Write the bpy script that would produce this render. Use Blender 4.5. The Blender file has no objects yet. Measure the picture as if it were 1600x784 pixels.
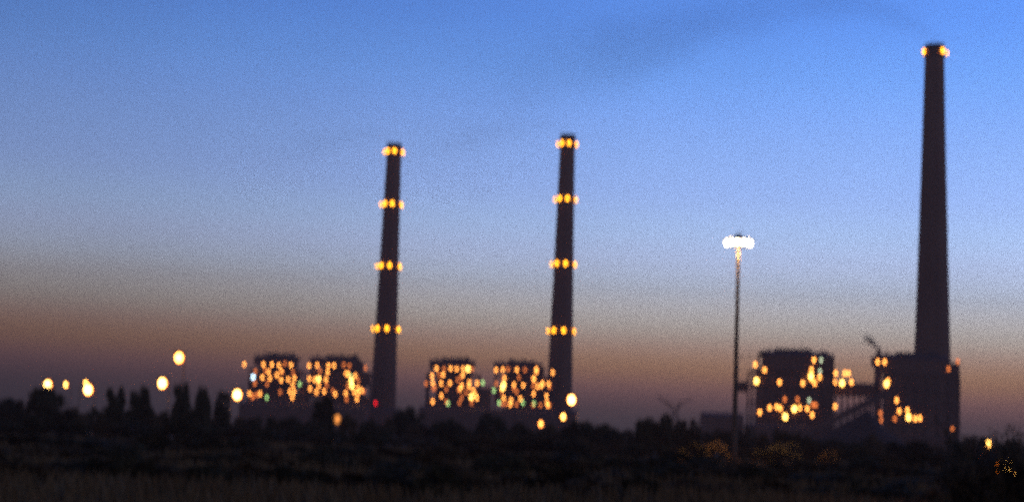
import bpy, math, random
from mathutils import Vector, Matrix, noise

R = math.radians
scene = bpy.context.scene
COL = scene.collection

# ------------------------------------------------------------------ camera
F_PX, W_PX, H_PX = 2600.0, 1600.0, 784.0          # focal length in photograph pixels
PITCH, ROLL, EYE = R(6.35), R(2.05), 2.6
cam_data = bpy.data.cameras.new('camera')
cam = bpy.data.objects.new('camera', cam_data)
COL.objects.link(cam)
CAM_ROT = Matrix.Rotation(R(90) + PITCH, 3, 'X') @ Matrix.Rotation(ROLL, 3, 'Z')
cam.matrix_world = Matrix.Translation((0, 0, EYE)) @ CAM_ROT.to_4x4()
cam_data.sensor_width = 36.0
cam_data.lens = 36.0 * F_PX / W_PX
cam_data.clip_start = 0.2
cam_data.clip_end = 60000.0
cam_data.dof.use_dof = True                        # the photograph is focused short of the plant
cam_data.dof.focus_distance = 6.0
cam_data.dof.aperture_fstop = 2.0
cam_data.dof.aperture_ratio = 1.6
cam_data.dof.aperture_blades = 6
cam_data.dof.aperture_rotation = R(45)
scene.camera = cam

# ------------------------------------------------------------------ render look
scene.render.engine = 'CYCLES'
scene.view_settings.view_transform = 'Standard'
scene.view_settings.look = 'None'
scene.view_settings.exposure = 0.0
scene.view_settings.gamma = 1.0
scene.view_settings.use_curve_mapping = False
cy = scene.cycles
cy.use_adaptive_sampling = False
cy.use_denoising = False                           # the sampling noise reads as the photograph's high-ISO grain
cy.pixel_filter_type = 'BLACKMAN_HARRIS'
cy.filter_width = 1.8
cy.sample_clamp_direct = 24.0
cy.max_bounces = 4
cy.diffuse_bounces = 2
cy.volume_bounces = 0
cy.transparent_max_bounces = 6
cy.sample_clamp_indirect = 2.0
cy.volume_max_steps = 128
cy.volume_step_rate = 2.0

def lin(r, g, b):
    f = lambda c: (c / 255 / 12.92) if c <= 10 else ((c / 255 + 0.055) / 1.055) ** 2.4
    return (f(r), f(g), f(b), 1.0)

# ------------------------------------------------------------------ world: dusk sky with a dusty band over the horizon
world = bpy.data.worlds.new('World')
scene.world = world
world.use_nodes = True
nt = world.node_tree
nt.nodes.clear()
N = nt.nodes.new
out = N('ShaderNodeOutputWorld')
bg = N('ShaderNodeBackground')
tc = N('ShaderNodeTexCoord')
sep = N('ShaderNodeSeparateXYZ')
nt.links.new(tc.outputs['Generated'], sep.inputs[0])
SKY = [  # (pixels above the horizon at F_PX, colour of the evening sky there)
    (0, (94.1, 86.8, 93.4)), (30, (106.5, 98.9, 103.7)), (60, (143.3, 113.2, 115.6)), (90, (221.6, 160.8, 154.2)),
    (120, (279.2, 209.2, 146.4)), (150, (298.5, 246.2, 219.7)), (180, (320.4, 306.1, 288.5)), (215, (341.8, 340.4, 347.7)),
    (250, (318.2, 342.6, 381.6)), (290, (291.6, 320.5, 384.9)), (330, (263.0, 307.9, 375.5)), (380, (225.1, 270.5, 357.6)),
    (430, (202.1, 253.2, 344.4)), (480, (180.4, 234.9, 330.4)), (530, (161.0, 221.9, 325.3)), (586, (139.3, 207.2, 311.5)),
    (665, (113.7, 181.9, 294.2)), (780, (99.4, 165.6, 278.0)), (950, (78.4, 141.3, 253.9)), (1300, (58.9, 112.9, 212.7)),
    (1700, (37.1, 80.5, 165.7)), (2600, (22.5, 49.0, 109.3))]
ZMAX = 0.75
mr = N('ShaderNodeMapRange')
mr.inputs['From Min'].default_value = 0.0
mr.inputs['From Max'].default_value = ZMAX
tilt = N('ShaderNodeMath'); tilt.operation = 'MULTIPLY_ADD'   # the afterglow stands higher towards the sunset
tilt.inputs[1].default_value = 0.018
nt.links.new(sep.outputs['X'], tilt.inputs[0]); nt.links.new(sep.outputs['Z'], tilt.inputs[2])
nt.links.new(tilt.outputs[0], mr.inputs['Value'])
ramp = N('ShaderNodeValToRGB')
ramp.color_ramp.interpolation = 'B_SPLINE'
els = ramp.color_ramp.elements
for i, (px, c) in enumerate(SKY):
    p = math.sin(math.atan(px / F_PX)) / ZMAX
    e = els[i] if i < 2 else els.new(p)
    e.position = p
    e.color = tuple(0.3 * v for v in lin(*c)[:3]) + (1.0,)      # kept under 1, scaled back below
nt.links.new(mr.outputs[0], ramp.inputs[0])
az = N('ShaderNodeMapRange')                       # the sun has set to the right: the sky dims away from it
az.interpolation_type = 'SMOOTHSTEP'
az.inputs['From Min'].default_value = -0.6
az.inputs['From Max'].default_value = 0.6
az.inputs['To Min'].default_value = 0.47
az.inputs['To Max'].default_value = 1.42
nt.links.new(sep.outputs['X'], az.inputs['Value'])
back = N('ShaderNodeMapRange')                     # and behind us, opposite the afterglow
back.interpolation_type = 'SMOOTHSTEP'
back.inputs['From Min'].default_value = -0.9
back.inputs['From Max'].default_value = 0.9
back.inputs['To Min'].default_value = 0.42
back.inputs['To Max'].default_value = 1.0
nt.links.new(sep.outputs['Y'], back.inputs['Value'])
mul = N('ShaderNodeMath'); mul.operation = 'MULTIPLY'
nt.links.new(az.outputs[0], mul.inputs[0]); nt.links.new(back.outputs[0], mul.inputs[1])
sky_nz = N('ShaderNodeTexNoise')                   # faint uneven dust in the air
sky_nz.inputs['Scale'].default_value = 5.0
sky_nz.inputs['Detail'].default_value = 3.0
nt.links.new(tc.outputs['Generated'], sky_nz.inputs['Vector'])
sky_nr = N('ShaderNodeMapRange')
sky_nr.inputs['From Min'].default_value = 0.3; sky_nr.inputs['From Max'].default_value = 0.7
sky_nr.inputs['To Min'].default_value = 0.95; sky_nr.inputs['To Max'].default_value = 1.05
nt.links.new(sky_nz.outputs[0], sky_nr.inputs['Value'])
mul2 = N('ShaderNodeMath'); mul2.operation = 'MULTIPLY'
nt.links.new(mul.outputs[0], mul2.inputs[0]); nt.links.new(sky_nr.outputs[0], mul2.inputs[1])
# a thin share of physical twilight sky, sun just under the horizon to the right
nish = N('ShaderNodeTexSky'); nish.sky_type = 'NISHITA'
nish.sun_disc = False
nish.sun_elevation = R(-4.0)
nish.sun_rotation = R(50.0)
nish.dust_density = 3.0
nsc = N('ShaderNodeVectorMath'); nsc.operation = 'SCALE'
nsc.inputs['Scale'].default_value = 0.015
nt.links.new(nish.outputs[0], nsc.inputs[0])
addc = N('ShaderNodeVectorMath'); addc.operation = 'ADD'
nt.links.new(ramp.outputs[0], addc.inputs[0]); nt.links.new(nsc.outputs[0], addc.inputs[1])
nt.links.new(addc.outputs[0], bg.inputs['Color'])
mul3 = N('ShaderNodeMath'); mul3.operation = 'MULTIPLY'; mul3.inputs[1].default_value = 1 / 0.3
nt.links.new(mul2.outputs[0], mul3.inputs[0])
nt.links.new(mul3.outputs[0], bg.inputs['Strength'])
nt.links.new(bg.outputs[0], out.inputs['Surface'])

# ------------------------------------------------------------------ helpers
def at(px, py, Y):
    d = CAM_ROT @ Vector(((px - W_PX / 2) / F_PX, -(py - H_PX / 2) / F_PX, -1.0))
    return Vector((d.x * Y / d.y, Y, EYE + d.z * Y / d.y))

def horizon(px):
    """row of the horizon in the photograph at column px"""
    lo, hi = 500.0, 850.0
    for _ in range(30):
        m = (lo + hi) / 2
        if at(px, m, 100).z > EYE: lo = m
        else: hi = m
    return lo

def px_size(Y):
    return Y / F_PX

class MB:
    """collects boxes, bars and tubes into one mesh"""
    def __init__(s):
        s.v, s.f, s.m = [], [], []
    def add(s, vs, fs, mi=0):
        o = len(s.v)
        s.v += [tuple(v) for v in vs]
        s.f += [tuple(i + o for i in f) for f in fs]
        s.m += [mi] * len(fs)
    def box(s, x0, x1, y0, y1, z0, z1, mi=0):
        vs = [(x, y, z) for z in (z0, z1) for y in (y0, y1) for x in (x0, x1)]
        s.add(vs, [(0, 2, 3, 1), (4, 5, 7, 6), (0, 1, 5, 4), (2, 6, 7, 3), (0, 4, 6, 2), (1, 3, 7, 5)], mi)
    def bar(s, a, b, w, mi=0, w2=None):
        s.tube([a, b], [w * 0.7, (w2 if w2 is not None else w) * 0.7], 4, mi)
    def tube(s, pts, rad, n=8, mi=0, caps=True):
        pts = [Vector(p) for p in pts]
        vs, fs = [], []
        for i, p in enumerate(pts):
            d = (pts[min(i + 1, len(pts) - 1)] - pts[max(i - 1, 0)]).normalized()
            u = d.cross(Vector((0, 0, 1)) if abs(d.z) < 0.95 else Vector((1, 0, 0))).normalized()
            w = d.cross(u)
            for k in range(n):
                t = 2 * math.pi * (k + 0.5) / n
                vs.append(p + (u * math.cos(t) + w * math.sin(t)) * rad[i])
        for i in range(len(pts) - 1):
            for k in range(n):
                k2 = (k + 1) % n
                fs.append((i * n + k, i * n + k2, (i + 1) * n + k2, (i + 1) * n + k))
        if caps:
            fs.append(tuple(range(n - 1, -1, -1)))
            fs.append(tuple(range((len(pts) - 1) * n, len(pts) * n)))
        s.add(vs, fs, mi)
    def lathe(s, prof, n=32, mi=0, close=False):
        vs, fs = [], []
        for r, z in prof:
            for k in range(n):
                t = 2 * math.pi * k / n
                vs.append((r * math.cos(t), r * math.sin(t), z))
        L = len(prof)
        for i in range(L if close else L - 1):
            j = (i + 1) % L
            for k in range(n):
                k2 = (k + 1) % n
                fs.append((i * n + k, i * n + k2, j * n + k2, j * n + k))
        s.add(vs, fs, mi)
    def ball(s, c, rx, ry, rz, n=8, m=5, mi=0):
        vs, fs = [(c[0], c[1], c[2] - rz)], []
        for i in range(1, m):
            a = math.pi * i / m
            for k in range(n):
                t = 2 * math.pi * k / n
                vs.append((c[0] + rx * math.sin(a) * math.cos(t), c[1] + ry * math.sin(a) * math.sin(t), c[2] - rz * math.cos(a)))
        vs.append((c[0], c[1], c[2] + rz))
        T = len(vs) - 1
        for k in range(n):
            k2 = (k + 1) % n
            fs.append((0, 1 + k2, 1 + k))
            for i in range(m - 2):
                fs.append((1 + i * n + k, 1 + i * n + k2, 1 + (i + 1) * n + k2, 1 + (i + 1) * n + k))
            fs.append((T, 1 + (m - 2) * n + k, 1 + (m - 2) * n + k2))
        s.add(vs, fs, mi)
    def mesh(s, name, mats, smooth=False):
        me = bpy.data.meshes.new(name)
        me.from_pydata(s.v, [], s.f)
        for m in (mats if isinstance(mats, (list, tuple)) else [mats]):
            me.materials.append(m)
        me.polygons.foreach_set('material_index', s.m)
        if smooth:
            me.polygons.foreach_set('use_smooth', [True] * len(me.polygons))
        me.update()
        return me

def link(name, me, parent=None, loc=(0, 0, 0), rz=0.0, scale=None):
    o = bpy.data.objects.new(name, me)
    COL.objects.link(o)
    o.location = loc
    o.rotation_euler = (0, 0, rz)
    if scale is not None:
        o.scale = scale if hasattr(scale, '__len__') else (scale,) * 3
    if parent:
        o.parent = parent
    return o

def build(mb, name, mats, parent=None, loc=(0, 0, 0), smooth=False):
    return link(name, mb.mesh(name, mats, smooth), parent, loc)

def tag(o, label=None, cat=None, group=None, kind=None):
    for k, v in (('label', label), ('category', cat), ('group', group), ('kind', kind)):
        if v:
            o[k] = v
    return o

def thing(name, label, cat, loc=(0, 0, 0), group=None):
    return tag(link(name, None, None, loc), label, cat, group)

# ------------------------------------------------------------------ materials
def mat(name, c1, c2, scale=1.0, rough=0.85, detail=6.0, bump=0.0, stretch=None, metallic=0.0):
    m = bpy.data.materials.new(name)
    m.use_nodes = True
    t = m.node_tree
    p = t.nodes['Principled BSDF']
    p.inputs['Roughness'].default_value = rough
    p.inputs['Metallic'].default_value = metallic
    try: p.inputs['Specular IOR Level'].default_value = 0.25
    except Exception: pass
    co = t.nodes.new('ShaderNodeTexCoord')
    mp = t.nodes.new('ShaderNodeMapping')
    if stretch: mp.inputs['Scale'].default_value = stretch
    nz = t.nodes.new('ShaderNodeTexNoise')
    nz.inputs['Scale'].default_value = scale
    nz.inputs['Detail'].default_value = detail
    rp = t.nodes.new('ShaderNodeValToRGB')
    rp.color_ramp.elements[0].position = 0.3
    rp.color_ramp.elements[1].position = 0.72
    rp.color_ramp.elements[0].color = (*c1, 1)
    rp.color_ramp.elements[1].color = (*c2, 1)
    t.links.new(co.outputs['Object'], mp.inputs[0])
    t.links.new(mp.outputs[0], nz.inputs['Vector'])
    t.links.new(nz.outputs[0], rp.inputs[0])
    t.links.new(rp.outputs[0], p.inputs['Base Color'])
    if bump:
        b = t.nodes.new('ShaderNodeBump')
        b.inputs['Strength'].default_value = bump
        t.links.new(nz.outputs[0], b.inputs['Height'])
        t.links.new(b.outputs[0], p.inputs['Normal'])
    return m

def glow(name, color, strength):
    m = bpy.data.materials.new(name)
    m.use_nodes = True
    t = m.node_tree
    t.nodes.clear()
    o = t.nodes.new('ShaderNodeOutputMaterial')
    e = t.nodes.new('ShaderNodeEmission')
    e.inputs['Color'].default_value = (*color, 1)
    e.inputs['Strength'].default_value = strength
    t.links.new(e.outputs[0], o.inputs['Surface'])
    return m

M = {
    'concrete': mat('weathered_concrete', (0.22, 0.10, 0.055), (0.36, 0.18, 0.10), 0.09, 0.9, 8, stretch=(1, 1, 0.25)),
    'soot': mat('sooty_concrete', (0.03, 0.028, 0.027), (0.06, 0.055, 0.05), 0.4, 0.95),
    'steel': mat('rust_primed_steel', (0.10, 0.06, 0.045), (0.18, 0.11, 0.08), 0.3, 0.7),
    'dark_steel': mat('dark_steel', (0.03, 0.03, 0.032), (0.06, 0.055, 0.055), 0.5, 0.6),
    'cladding': mat('grimy_cladding', (0.18, 0.085, 0.05), (0.30, 0.15, 0.09), 0.12, 0.8, stretch=(3, 3, 0.3)),
    'pale_cladding': mat('pale_cladding', (0.30, 0.27, 0.27), (0.42, 0.38, 0.37), 0.1, 0.8, stretch=(3, 3, 0.4)),
    'roof': mat('roof_sheet', (0.06, 0.055, 0.055), (0.11, 0.10, 0.095), 0.2, 0.8),
    'galv': mat('galvanised_pole', (0.30, 0.29, 0.27), (0.42, 0.40, 0.37), 1.5, 0.55, metallic=0.2),
    'ground': mat('dry_scrub_ground', (0.08, 0.042, 0.022), (0.15, 0.08, 0.042), 0.05, 1.0, 10),
    'yard': mat('ash_yard', (0.10, 0.085, 0.075), (0.17, 0.145, 0.125), 0.02, 1.0, 8),
    'coal': mat('coal_heap', (0.015, 0.014, 0.014), (0.04, 0.036, 0.033), 0.15, 0.95, 8),
    'leaf': mat('dusty_leaf', (0.060, 0.040, 0.014), (0.115, 0.078, 0.028), 0.7, 0.9),
    'dryleaf': mat('dry_leaf', (0.11, 0.056, 0.020), (0.18, 0.095, 0.036), 0.7, 0.9),
    'grass': mat('dry_grass', (0.19, 0.088, 0.030), (0.30, 0.15, 0.055), 0.2, 0.9),
    'bark': mat('bark', (0.035, 0.026, 0.018), (0.075, 0.058, 0.042), 3.0, 0.95, stretch=(1, 1, 0.2)),
    # lit lamps
    'sodium': glow('sodium_lens', (1.0, 0.36, 0.012), 11.0),
    'sodium_fringe': glow('sodium_fringe', (1.0, 0.20, 0.004), 7.0),  # dimmer glow added round the lens to give it an orange fringe
    'amber': glow('amber_lens', (1.0, 0.34, 0.06), 9.5),
    'amber_fringe': glow('amber_fringe', (1.0, 0.20, 0.04), 4.0),  # the same added fringe glow for amber lenses
    'amber_dim': glow('dim_amber_lens', (1.0, 0.24, 0.05), 3.2),
    'warm': glow('warm_lens', (1.0, 0.50, 0.10), 13.0),
    'street': glow('street_lens', (1.0, 0.62, 0.16), 14.0),
    'mast': glow('mast_lens', (1.0, 0.80, 0.50), 30.0),
    'mast_fringe': glow('mast_fringe', (1.0, 0.55, 0.28), 3.0),  # weaker glow added behind the mast lenses for a peach edge
    'green': glow('green_lens', (0.46, 0.80, 0.26), 4.6),
    'ember': glow('ember_lens', (1.0, 0.34, 0.07), 1.4),
    'pale': glow('pale_green_white_lens', (0.72, 0.85, 0.55), 3.6),
    'blue': glow('blue_white_lens', (0.55, 0.80, 1.0), 9.0),
    'red': glow('red_lens', (1.0, 0.01, 0.02), 6.0),
    'mast_pole': mat('rusty_pole', (0.10, 0.062, 0.035), (0.18, 0.115, 0.065), 1.5, 0.7),
}

# ------------------------------------------------------------------ ground
def ground_height(x, y):
    return 0.35 * noise.noise((x * 0.02, y * 0.02, 1.7)) + 0.15 * noise.noise((x * 0.09, y * 0.09, 5.1))

mb = MB()
xs = sorted(set([-4000, -2500, -1500] + [-800 + 25 * i for i in range(65)] + [1500, 2500, 4000]))
ys = sorted(set([-400, -100, -40] + [12 * i for i in range(0, 42)] + [600, 800, 1100, 1500, 2200, 3500, 5000]))
vs = [(x, y, ground_height(x, y) if abs(x) < 900 and y < 520 else 0.0) for y in ys for x in xs]
nx = len(xs)
fs = [(j * nx + i, j * nx + i + 1, (j + 1) * nx + i + 1, (j + 1) * nx + i) for j in range(len(ys) - 1) for i in range(nx - 1)]
mb.add(vs, fs)
tag(build(mb, 'ground', M['ground'], smooth=True), 'flat dark scrubland reaching to the horizon', None, None, 'structure')
mb = MB()
mb.add([(-420, 1180, 0.06), (150, 1180, 0.06), (150, 1560, 0.06), (-420, 1560, 0.06)], [(0, 1, 2, 3)])
mb.add([(95, 980, 0.06), (420, 980, 0.06), (420, 1170, 0.06), (95, 1170, 0.06)], [(0, 1, 2, 3)])
tag(build(mb, 'pavement', M['yard']), 'pale ash covered yard round the power station', None, None, 'structure')

# ------------------------------------------------------------------ lamps (meshes shared between alike lamps)
def lamp_mesh(name, lens, r=0.85, back=1.4, fringe=None, core=0.55):
    """a floodlight on a bracket: hooded housing, an added glowing bowl and the bright burner in front of it, towards -Y"""
    m = MB()
    m.box(-r * 0.85, r * 0.85, 0.0, 0.35, -r * 0.9, r * 0.95, 0)
    m.box(-r * 1.0, r * 1.0, -r * 0.7, 0.4, r * 0.95, r * 1.08, 0)
    m.bar((0, 0.3, 0), (0, back, 0), 0.14, 0)
    m.ball((0, -r * 0.1, 0), r * 0.92, r * 0.45, r * 0.92, 10, 6, 1 if fringe else 2)
    m.ball((0, -r * 0.35, 0), r * core, r * 0.42, r * core, 10, 6, 2)
    return m.mesh(name, [M['dark_steel'], M[fringe or lens], M[lens]])

LAMPS = {
    'sodium': lamp_mesh('lamp', 'sodium', 1.75, 1.6),
    'a': lamp_mesh('lamp', 'amber', 1.2, 1.4),
    'd': lamp_mesh('lamp', 'amber_dim', 1.1, 1.4),
    'w': lamp_mesh('lamp', 'warm', 1.65, 1.4),
    'g': lamp_mesh('lamp', 'green', 1.1),
    'b': lamp_mesh('lamp', 'blue', 1.4),
    'p': lamp_mesh('lamp', 'pale', 0.95),
    'r': lamp_mesh('lamp', 'red', 1.0),
}
LAMP_LABEL = {'p': 'faint pale lamp', 'g': 'lamp glowing green', 'b': 'bright bluish white lamp', 'r': 'red warning lamp', 'w': 'large bright yellow lamp', 'd': 'dim orange lamp'}

# ------------------------------------------------------------------ chimneys
RING_ANGLES = (-88, -36, 7, 66, 112, 160, 205, 245)
def chimney(label, px_base, Y, top_px, top_py, d_base, d_top, rings, angles, lamp_key='sodium'):
    base_py = horizon(px_base)
    b = at(px_base, base_py, Y)
    H = at(top_px, top_py, Y).z
    t = thing('chimney', label, 'chimney', (b.x, Y, 0), 'tall concrete chimneys')
    rb, rt = d_base / 2, d_top / 2
    rad = lambda z: rt + (rb - rt) * (1 - z / H) ** 1.12
    m = MB()
    n = 24
    prof = [(rad(H * i / n), H * i / n) for i in range(n + 1)]
    m.lathe(prof, 40)
    build(m, 'shaft', M['concrete'], t, smooth=True)
    m = MB()                                     # sooty cap with an open flue
    m.lathe([(rt + 0.02, H - 5.0), (rt + 0.45, H - 4.6), (rt + 0.45, H), (rt - 0.9, H + 0.01), (rt - 0.9, H - 6), (0.01, H - 6)], 40)
    build(m, 'cap', M['soot'], t, smooth=False)
    m = MB()                                     # ladder cage down the side
    for s in (-0.35, 0.35):
        m.tube([(s, -rad(H * i / 12) - 0.5, H * i / 12) for i in range(13)], [0.07] * 13, 4)
    build(m, 'ladder', M['dark_steel'], t)
    m = MB()
    m.box(-2.2, 2.2, -rb - 0.4, -rb + 1.5, 0, 5.2)
    build(m, 'door', M['dark_steel'], t)
    for z in rings:
        r = rad(z)
        g = MB()
        g.lathe([(r - 0.1, z - 1.2), (r + 1.5, z - 0.15), (r + 1.5, z + 0.1), (r - 0.1, z + 0.1)], 32)
        go = build(g, 'gallery', M['steel'], t)
        g = MB()
        for h in (0.65, 1.2):
            g.lathe([(r + 1.38, z + h), (r + 1.46, z + h), (r + 1.46, z + h + 0.08), (r + 1.38, z + h + 0.08)], 32, close=True)
        for k in range(24):
            a = 2 * math.pi * k / 24
            g.bar(((r + 1.42) * math.cos(a), (r + 1.42) * math.sin(a), z + 0.08), ((r + 1.42) * math.cos(a), (r + 1.42) * math.sin(a), z + 1.24), 0.07)
        build(g, 'railing', M['dark_steel'], go)
        for a in angles:
            th = R(a)                            # 0 faces the viewer's side (-Y), positive to +X
            link('lamp', LAMPS[lamp_key], go, ((r + 1.7) * math.sin(th), -(r + 1.7) * math.cos(th), z + 2.0), th)
    return t, b.x, H

def ring_z(px, py, Y):
    return at(px, py, Y).z - 2.0

Y1, Y2, Y3 = 1400.0, 1390.0, 1150.0
c1, X1, H1 = chimney('dark chimney with four lamp rings, nearer the roadside street lamps', 596.5, Y1, 616, 225, 23.0, 12.2,
        [ring_z(615, 238, Y1), ring_z(610, 320, Y1), ring_z(605, 416, Y1), ring_z(599, 514, Y1)], RING_ANGLES)
c2, X2, H2 = chimney('dark chimney with four lamp rings, nearer the tall floodlight mast', 872, Y2, 886, 211, 23.0, 12.4,
        [ring_z(885, 226, Y2), ring_z(881, 312, Y2), ring_z(877, 413, Y2), ring_z(872, 517, Y2)], RING_ANGLES)
c3, X3, H3 = chimney('tallest chimney, broad and dark, lamps only round its top', 1455.5, Y3, 1464, 71, 28.5, 13.2,
        [ring_z(1463, 83, Y3)], (-72, 27, 88, 150, 215))
# red warning lamp low on the first chimney
o = link('lamp', LAMPS['r'], c1, (at(588.5, 630, Y1).x - X1, -12.4, at(588.5, 630, Y1).z), 0)
o['label'] = 'red warning lamp'

# ------------------------------------------------------------------ boiler houses
def lamps_on(t, origin, pts, Yf, kind_default='a'):
    for p in pts:
        k = p[2] if len(p) > 2 else kind_default
        w = at(p[0], p[1], Yf)
        o = link('lamp', LAMPS[k], t, (w.x - origin[0], Yf - 1.2 - origin[1], w.z), 0)
        if k in LAMP_LABEL:
            o['label'] = LAMP_LABEL[k]

def boiler_house(name, label, x0, x1, top, roof0, roof1, Yf, depth, floors, bays, lamps, group, rng, roof_rise=2.0, fill=0.5, annex=None, spikes=(), extra=4, side=False):
    """open steel boiler frame: columns, floors, railings, cladding, boiler casing and roof"""
    A, B = at(x0, horizon(x0), Yf), at(x1, horizon(x1), Yf)
    H = at((x0 + x1) / 2, top, Yf).z
    cx = (A.x + B.x) / 2
    w = (B.x - A.x) / 2
    t = thing(name, label, 'boiler house', (cx, Yf, 0), group)
    fz = [H * (i + 1) / floors for i in range(floors)]
    xr0, xr1 = at(roof0, top, Yf).x - cx, at(roof1, top, Yf).x - cx
    # columns, each its own part
    for j, yy in enumerate((0.6, depth * 0.5, depth - 0.6)):
        for i in range(bays + 1):
            x = -w + 2 * w * i / bays
            x = min(max(x, -w + 0.6), w - 0.6)
            inside = xr0 - 0.5 <= x <= xr1 + 0.5
            h = H - 0.6 if inside else fz[-2] + 0.2
            m = MB()
            m.box(-0.55, 0.55, -0.55, 0.55, 0, h)
            build(m, 'column', M['steel'], t, (x, yy, 0))
    # floors with railings
    for i, z in enumerate(fz[:-1]):
        m = MB()
        ex = 0.5 if i % 2 else -0.4
        m.box(-w - ex, w + ex, -1.0, depth + 0.4, z - 0.8, z)
        fo = build(m, 'floor_deck', M['steel'], t)
        m = MB()
        for h in (0.6, 1.15):
            m.box(-w - ex, w + ex, -0.98, -0.9, z + h, z + h + 0.09)
        k = int(2 * w / 3)
        for q in range(k + 1):
            x = -w + 2 * w * q / k
            m.box(x - 0.04, x + 0.04, -0.97, -0.91, z, z + 1.2)
        build(m, 'railing', M['dark_steel'], fo)
    # diagonal braces in the front frame
    for i in range(floors - 2):
        for q in rng.sample(range(bays), 2):
            xa, xb = -w + 2 * w * q / bays, -w + 2 * w * (q + 1) / bays
            za, zb = (fz[i], fz[i + 1] - 0.8)
            if rng.random() < 0.5: xa, xb = xb, xa
            m = MB()
            m.bar((xa, 0.9, za), (xb, 0.9, zb), 0.3)
            build(m, 'brace', M['steel'], t)
    # boiler casing hung in the middle of the frame
    m = MB()
    m.box(-w * 0.62, w * 0.62, depth * 0.3, depth - 1.5, fz[0] * 0.9, H - 1.2)
    m.add([(-w * 0.62, depth * 0.3 + 0.01, fz[0] * 0.9), (w * 0.62, depth * 0.3 + 0.01, fz[0] * 0.9), (w * 0.2, depth * 0.5, fz[0] * 0.3), (-w * 0.2, depth * 0.5, fz[0] * 0.3),
           (-w * 0.62, depth - 1.6, fz[0] * 0.9), (w * 0.62, depth - 1.6, fz[0] * 0.9), (w * 0.2, depth * 0.7, fz[0] * 0.3), (-w * 0.2, depth * 0.7, fz[0] * 0.3)],
          [(0, 1, 2, 3), (5, 4, 7, 6), (4, 0, 3, 7), (1, 5, 6, 2), (3, 2, 6, 7)])
    build(m, 'boiler_casing', M['cladding'], t)
    # cladding panels fill some front bays
    for i in range(floors - 1):
        for q in range(bays):
            if rng.random() < fill:
                xa, xb = -w + 2 * w * q / bays, -w + 2 * w * (q + 1) / bays
                z0 = 0 if i == 0 else fz[i - 1]
                z1 = fz[i] - 0.8
                m = MB()
                m.box(max(xa, -w) + 0.6, min(xb, w) - 0.6, 1.3, 1.6, z0 + 0.02, z1 - 0.02)
                build(m, 'cladding_panel', M['cladding'], t)
    if side:                                      # sheeted end wall, one panel a storey
        for i in range(floors):
            m = MB()
            m.box(-w - 1.3, -w - 1.0, 0.4, depth - 0.2, (0 if i == 0 else fz[i - 1]) + 0.05, fz[i] - (0.9 if i == floors - 1 else 0.05))
            build(m, 'cladding_panel', M['cladding'], t)
    # upper cladding under the roof and the roof
    zt = fz[-2]
    for q in range(bays):
        xa, xb = xr0 + (xr1 - xr0) * q / bays, xr0 + (xr1 - xr0) * (q + 1) / bays
        m = MB()
        m.box(xa + 0.08, xb - 0.08, -0.4, 0.0, zt + (0.05 if fill > 0.9 else 2.4 + (1.2 if q % 2 else 0)), H - 0.7)
        build(m, 'cladding_panel', M['cladding'], t)
    m = MB()
    for (ya, yb) in ((-1.2, depth * 0.5), (depth * 0.5, depth + 1.0)):
        za = H - 0.6 if ya < 0 else H - 0.6 + roof_rise
        zb = H - 0.6 + roof_rise if ya < 0 else H - 0.6
        m.add([(xr0 - 0.8, ya, za), (xr1 + 0.8, ya, za), (xr1 + 0.8, yb, zb), (xr0 - 0.8, yb, zb),
               (xr0 - 0.8, ya, za + 0.5), (xr1 + 0.8, ya, za + 0.5), (xr1 + 0.8, yb, zb + 0.5), (xr0 - 0.8, yb, zb + 0.5)],
              [(0, 3, 2, 1), (4, 5, 6, 7), (0, 1, 5, 4), (2, 3, 7, 6), (0, 4, 7, 3), (1, 2, 6, 5)])
    ro = build(m, 'roof', M['roof'], t)
    m = MB()
    m.box(xr0 * 0.55, xr1 * 0.55, depth * 0.36, depth * 0.64, H + 0.2, H + roof_rise + 1.4)
    build(m, 'roof_vent', M['roof'], ro)
    for (sx, sy, w_px) in spikes:
        p = at(sx, sy, Yf)
        m = MB()
        m.tube([(p.x - cx, depth * 0.3, H - 1), (p.x - cx, depth * 0.3, p.z)], [w_px * px_size(Yf) / 2, w_px * px_size(Yf) / 2 * 0.85], 10)
        build(m, 'vent_stack', M['dark_steel'], t)
    if annex:
        for (ax0, ax1, atop, d0, d1) in annex:
            p, q = at(ax0, atop, Yf), at(ax1, atop, Yf)
            m = MB()
            m.box(p.x - cx, q.x - cx, d0, d1, 0, p.z)
            an = build(m, 'annex', M['cladding'], t)
            m = MB()
            m.box(p.x - cx - 0.5, q.x - cx + 0.5, d0 - 0.5, d1 + 0.5, p.z, p.z + 0.7)
            build(m, 'parapet', M['roof'], an)
    lamps_on(t, (cx, Yf), lamps, Yf)
    for z in fz[1:-1]:                            # weaker lamps spaced along the walkways, a few burnt out
        for q in range(extra):
            if rng.random() < 0.55:
                k = rng.choice('dda')
                o = link('lamp', LAMPS[k], t, (-w + 2 * w * (q + 0.5) / extra + rng.uniform(-1, 1), -1.2, z - 2.2), 0)
                if k in LAMP_LABEL:
                    o['label'] = LAMP_LABEL[k]
    # ducts and roof plant that break the outline
    for q in range(4):
        x = xr0 + (xr1 - xr0) * (q + rng.uniform(0.2, 0.8)) / 4
        hh = rng.uniform(1.2, 3.6)
        m = MB()
        if q % 2:
            m.box(-rng.uniform(1, 3), rng.uniform(1, 3), -2, 3, H - 0.5, H + roof_rise * 0.6 + hh)
            build(m, 'roof_unit', M['roof'], t, (x, depth * rng.uniform(0.25, 0.6), 0))
        else:
            m.tube([(0, 0, H - 0.5), (0, 0, H + roof_rise * 0.6 + hh + 1.5)], [0.5, 0.45], 8)
            build(m, 'vent_pipe', M['dark_steel'], t, (x, depth * rng.uniform(0.2, 0.6), 0))
    return t

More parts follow.
